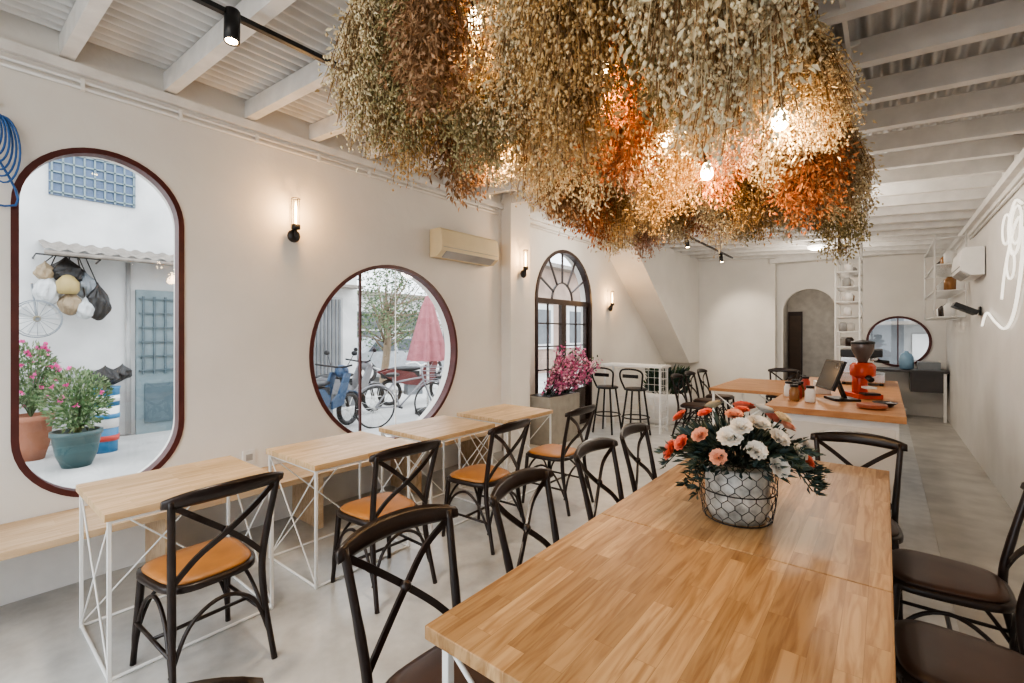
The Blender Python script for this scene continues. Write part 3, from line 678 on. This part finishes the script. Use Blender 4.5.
for i,(x,y) in enumerate([(-.62,4.9),(-.62,5.05),(-.70,5.0),(-.68,5.25),(-.64,5.65),(-.62,4.72),(-.5,4.70),(-.68,5.8)]):
    b=MB(); b.lathe([(.035,0),(.04,.01),(.04,.09),(.028,.11),(.028,.12)],(0,0,0),[JR,JG,WMET,DWOOD][i%4],16); b.lathe([(.032,.12),(.032,.14),(0,.142)],(0,0,0),BLACK,16); b.obj('storage_jar',(x,y,.95))
b=MB(); CREMA=M('machine_steel',(.6,.6,.6),.25,metal=.9)
b.bb((-.22,-.2,.03),(.22,.2,.13),CREMA); b.bb((-.22,.0,.13),(.22,.2,.32),CREMA); b.bb((-.24,-.18,.32),(.24,.2,.40),BLACK)
for s in(-1,1): b.tube([(s*.1,-.1,.32),(s*.1,-.1,.27)],.035,CREMA,n=14); b.tube([(s*.1,-.1,.27),(s*.1,-.24,.26)],.012,BLACK); 
for sx in(-.2,.2):
    for sy in(-.17,.17): b.tube([(sx,sy,0),(sx,sy,.03)],.02,BLACK)
b.obj('espresso_machine',(-.2,6.75,.95),pi/2,bevel=.008)
def shelf(name,x0,x1,y0,y1,z0,z1,lv,n=2):
    b=MB(); r=.012
    for x in(x0,x1):
        for y in(y0,y1): b.tube([(x,y,z0),(x,y,z1)],r,WMET,n=6)
    for z in lv:
        for x in(x0,x1): b.tube([(x,y0,z),(x,y1,z)],r*.8,WMET,n=6)
        for y in(y0,y1): b.tube([(x0,y,z),(x1,y,z)],r*.8,WMET,n=6)
        k=int((y1-y0)/.1)
        for i in range(k): b.tube([(x0,y0+.1*i,z),(x1,y0+.1*i,z)],.004,WMET,n=4)
    return b
b=shelf('s',-.52,-.26,7.6,8.4,0,2.9,[.4,.9,1.35,1.55,1.75,1.95,2.15,2.35,2.55,2.75]); 
for z in(1.36,1.56,1.76,1.96,2.16,2.36):
    for y in(7.7,8.0,8.3):
        if random.random()<.75: b.lathe([(.045,0),(.05,.09),(.03,.12)],(-.4+random.uniform(-.05,.05),y,z),random.choice([JG,WMET,FAC2,WHITE,DWOOD]),12)
b.obj('metal_shelf_rack')
b=shelf('s',.52,.82,8.4,10.4,1.75,2.85,[1.75,2.1,2.45,2.8]); 
for z in (1.76,2.11,2.46):
    for y in(8.55,8.8,9.05,9.4,9.7,10.0,10.25):
        if random.random()<.8: b.lathe([(.06,0),(.065,.14),(.03,.18)],(.68,y,z),random.choice([WMET,FAC2,JG,WHITE,DWOOD]),12)
b.obj('kitchen_shelf_rack')
b=MB(); DK=M('granite_dark',(.06,.055,.055),.3); b.bb((-.2,10.75,.84),(WR-.01,11.4,.88),DK)
for x in(-.15,.8): b.bb((x-.02,10.78,0),(x+.02,10.82,.84),WHITE)
b.bb((.35,10.8,.5),(.8,11.35,.84),DK); b.tube(spl([(.3,11.2,.88),(.3,11.2,1.15),(.3,11.05,1.2),(.3,10.98,1.08)]),.012,CREMA)
b.bb((-.15,10.85,.15),(.3,11.3,.18),WHITE); b.bb((-.1,10.9,.18),(.2,11.2,.5),FAC2); b.bb((.45,10.85,.88),(.75,11.2,1.02),HGR); b.obj('kitchen_sink_bench')
b=MB(); b.lathe([(.05,0),(.10,.02),(.10,.22),(.07,.28),(.03,.3),(.03,.33),(0,.33)],(0,0,0),M('bottle_blue',(.25,.42,.6),.15),20); b.obj('water_bottle',(.30,10.9,.881))
b=MB(); b.bb((-1.95,6.9,.72),(-1.0,8.7,.76),CNTW)
for x in(-1.9,-1.05):
    for y in(6.95,8.65): b.box((x,y,.36),(.03,.03,.72),WMET)
for y in (6.95,8.65): b.tube([(-1.9,y,.05),(-1.05,y,.7)],.008,WMET); b.tube([(-1.05,y,.05),(-1.9,y,.7)],.008,WMET)
b.obj('communal_table',bevel=.003)
b=MB(); bx0,bx1=-3.62,-2.62; b.bb((bx0,6.85,1.0),(bx1,7.25,1.035),WMET)
for x in(bx0+.04,bx1-.04):
    for y in(6.9,7.2): b.box((x,y,.5),(.025,.025,1.0),WMET)
for k in range(8): b.tube([(bx1-.04,6.9,.1+k*.12),(bx1-.04,7.2,.1+k*.12)],.005,WMET,n=4)
for k in range(5): b.tube([(bx1-.04,6.9+k*.075,.03),(bx1-.04,6.9+k*.075,1.0)],.005,WMET,n=4)
for k in range(9): b.tube([(bx0+.04,7.2,.05+k*.11),(bx1-.04,7.2,.05+k*.11)],.005,WMET,n=4)
for k in range(10): b.tube([(bx0+.04+k*.102,7.2,.03),(bx0+.04+k*.102,7.2,1.0)],.005,WMET,n=4)
b.obj('bar_table',bevel=.002)
def stool_mesh():
    b=MB(); b.lathe([(.15,.68),(.17,.685),(.17,.705),(.15,.715),(0,.715)],(0,0,0),BLACK,20)
    for k in range(4):
        q=pi/4+k*pi/2; b.tube([(.13*math.cos(q),.13*math.sin(q),.69),(.23*math.cos(q),.23*math.sin(q),0)],.015,BLACK)
    b.tube([(.2*math.cos(k*pi/10),.2*math.sin(k*pi/10),.28) for k in range(20)],.010,BLACK,closed=True,n=6)
    b.tube(spl([(-.13,-.09,.7),(-.17,-.15,.85),(-.17,-.16,.95),(-.09,-.2,1.0),(.09,-.2,1.0),(.17,-.16,.95),(.17,-.15,.85),(.13,-.09,.7)],4),.014,BLACK)
    b.tube([(-.12,-.185,.9),(.12,-.185,.9)],1,BLACK,rect=(.05,.012),up=(0,1,0))
    return b.mesh('stool')
SM=stool_mesh()
for x,y in((-3.36,6.55),(-2.91,6.58)): inst(SM,'bar_stool',(x,y,0),0)
b=MB(); PX,PY=-3.0,8.1
b.lathe([(.38,0),(.41,.02),(.41,.48),(.38,.51),(.34,.48),(.34,.42),(0,.42)],(PX,PY,0),WHITE,40,sc=(1,1.25))
for i in range(520):
    a=random.uniform(0,2*pi); r=.32*math.sqrt(random.random()); p=Vector((PX+r*math.cos(a),PY+r*math.sin(a),.44+random.uniform(0,.40)))
    b.leaf(p,(math.cos(a)*.4,math.sin(a)*.4,random.uniform(.3,1)),.16,.04,random.choice([GREENS[1],FG[1],FG[0]]))
b.obj('round_planter')
b=MB(); b.bb((WL+.02,5.18,0),(-3.5,5.95,.66),M('planter_stone',(.33,.31,.27),.8)); b.bb((WL+.06,5.22,.64),(-3.54,5.91,.665),BLACK)
MG=[M('magenta_a',(.68,.20,.38),.6,var=.25),M('magenta_b',(.80,.42,.54),.6,var=.2),M('magenta_c',(.46,.09,.22),.6)]
for i in range(90):
    q0=Vector((random.uniform(-3.8,-3.6),random.uniform(5.3,5.85),.66)); q1=q0+Vector((random.uniform(-.05,.38),random.uniform(-.05,.40),random.uniform(.2,.66)))
    b.tube([q0,q1],.004,GREENS[1],n=4)
    for k in range(26): b.leaf(q0.lerp(q1,random.uniform(.3,1.05))+Vector([abs(random.gauss(0,.03)),random.gauss(0,.03),random.gauss(0,.03)]),[random.uniform(-.2,1),random.uniform(-1,1),random.uniform(-1,1)],.045,.035,random.choice(MG) if random.random()<.9 else GREENS[1])
b.obj('flower_planter')
NEON=M('neon_cord',(.9,.87,.8),.4,emit=(1,.93,.8),es=.9)
b=MB(); X=WR-.03
b.tube(spl([(X,5.2,2.35),(X,5.35,2.0),(X,5.6,1.7),(X,5.95,1.58),(X,6.4,1.64),(X,6.9,1.75),(X,7.2,1.62)]),.011,NEON)
b.tube(spl([(X,5.3,2.55),(X,5.55,2.62),(X,5.8,2.45),(X,5.65,2.2),(X,5.4,2.25),(X,5.35,2.45),(X,5.6,2.4),(X,5.95,2.1),(X,6.1,1.85)]),.009,NEON)
for (yc,zc,r) in((5.5,2.42,.15),(5.9,2.45,.13),(5.72,2.12,.12)):
    b.tube([(X,yc+r*1.3*math.cos(k*pi/12),zc+r*math.sin(k*pi/12)) for k in range(24)],.008,NEON,closed=True,n=6)
b.obj('neon_cord_loops')  # glowing cord looped along the right wall
b=MB(); b.box((0,0,0),(.22,.34,.05),BLACK,R=Matrix.Rotation(.5,3,'Y')); b.tube([(0,0,0),(.12,0,-.03)],.015,BLACK); b.box((.125,0,-.03),(.01,.1,.1),BLACK); b.obj('wall_monitor',(WR-.14,7.5,1.82))
# ---------------- lights/world ----------------
w=bpy.data.worlds.new('World'); S.world=w; w.use_nodes=True; bg=w.node_tree.nodes['Background']
bg.inputs[0].default_value=(.88,.94,1,1); bg.inputs[1].default_value=2.7
def spotl(loc,e,tgt,ang=1.6,col=(1,.84,.66),size=.08):
    L=bpy.data.lights.new('spot_lamp','SPOT'); L.energy=e; L.color=col; L.spot_size=ang; L.spot_blend=.8; L.shadow_soft_size=size
    o=bpy.data.objects.new('track_lamp_light',L); COL.objects.link(o); o.location=loc
    o.rotation_euler=(Vector(tgt)-Vector(loc)).to_track_quat('-Z','Y').to_euler()
spotl((-2.46,.9,2.88),65,(-2.2,1.4,0)); spotl((-2.46,4.3,2.88),65,(-2.4,4.8,0))
spotl((-2.46,7.6,2.85),45,(-2.9,9.0,.6)); spotl((-2.46,9.6,2.85),60,(-2.4,11.2,1.6),ang=1.0)  # near one is added rear fill; far one makes the back wall glow
def dome(x,y,e):  # added fill fixture, brightens the interior and its dark far end
    z=bz(x)-.06
    b=MB(); b.lathe([(.14,.06),(.15,.03),(.15,.02)],(0,0,0),WHITE,24); b.lathe([(.145,.02),(.13,-.02),(.08,-.045),(0,-.055)],(0,0,0),M('opal_%d'%int(y*10),(1,.95,.85),.4,emit=(1,.92,.8),es=3),24); b.obj('fill_dome',(x,y,z))
    L=bpy.data.lights.new('fill_dome_light','POINT'); L.energy=e; L.color=(1,.89,.76); L.shadow_soft_size=.14
    o=bpy.data.objects.new('fill_dome_light',L); COL.objects.link(o); o.location=(x,y,z-.22)
dome(-.6,5.9,32); dome(-.9,9.4,26); dome(-2.9,6.1,25); dome(-1.4,-1.0,27)
L=bpy.data.lights.new('corridor_point_light','POINT'); L.energy=4; L.color=(1,.87,.72); L.shadow_soft_size=.1
o=bpy.data.objects.new('corridor_point_light',L); COL.objects.link(o); o.location=(-1.2,12.3,2.6)  # bare point light inside the corridor, no fixture modelled
cam=bpy.data.cameras.new('Camera'); cam.sensor_width=36; cam.lens=36*465/1024; cam.clip_start=.05
cam.shift_y=-9.5/1024
co=bpy.data.objects.new('Camera',cam); COL.objects.link(co); co.location=(0,0,1.55); co.rotation_euler=(pi/2,0,math.atan2(373,465)); S.camera=co
S.view_settings.view_transform='AgX'; S.view_settings.look='AgX - Medium High Contrast'; S.view_settings.exposure=.62
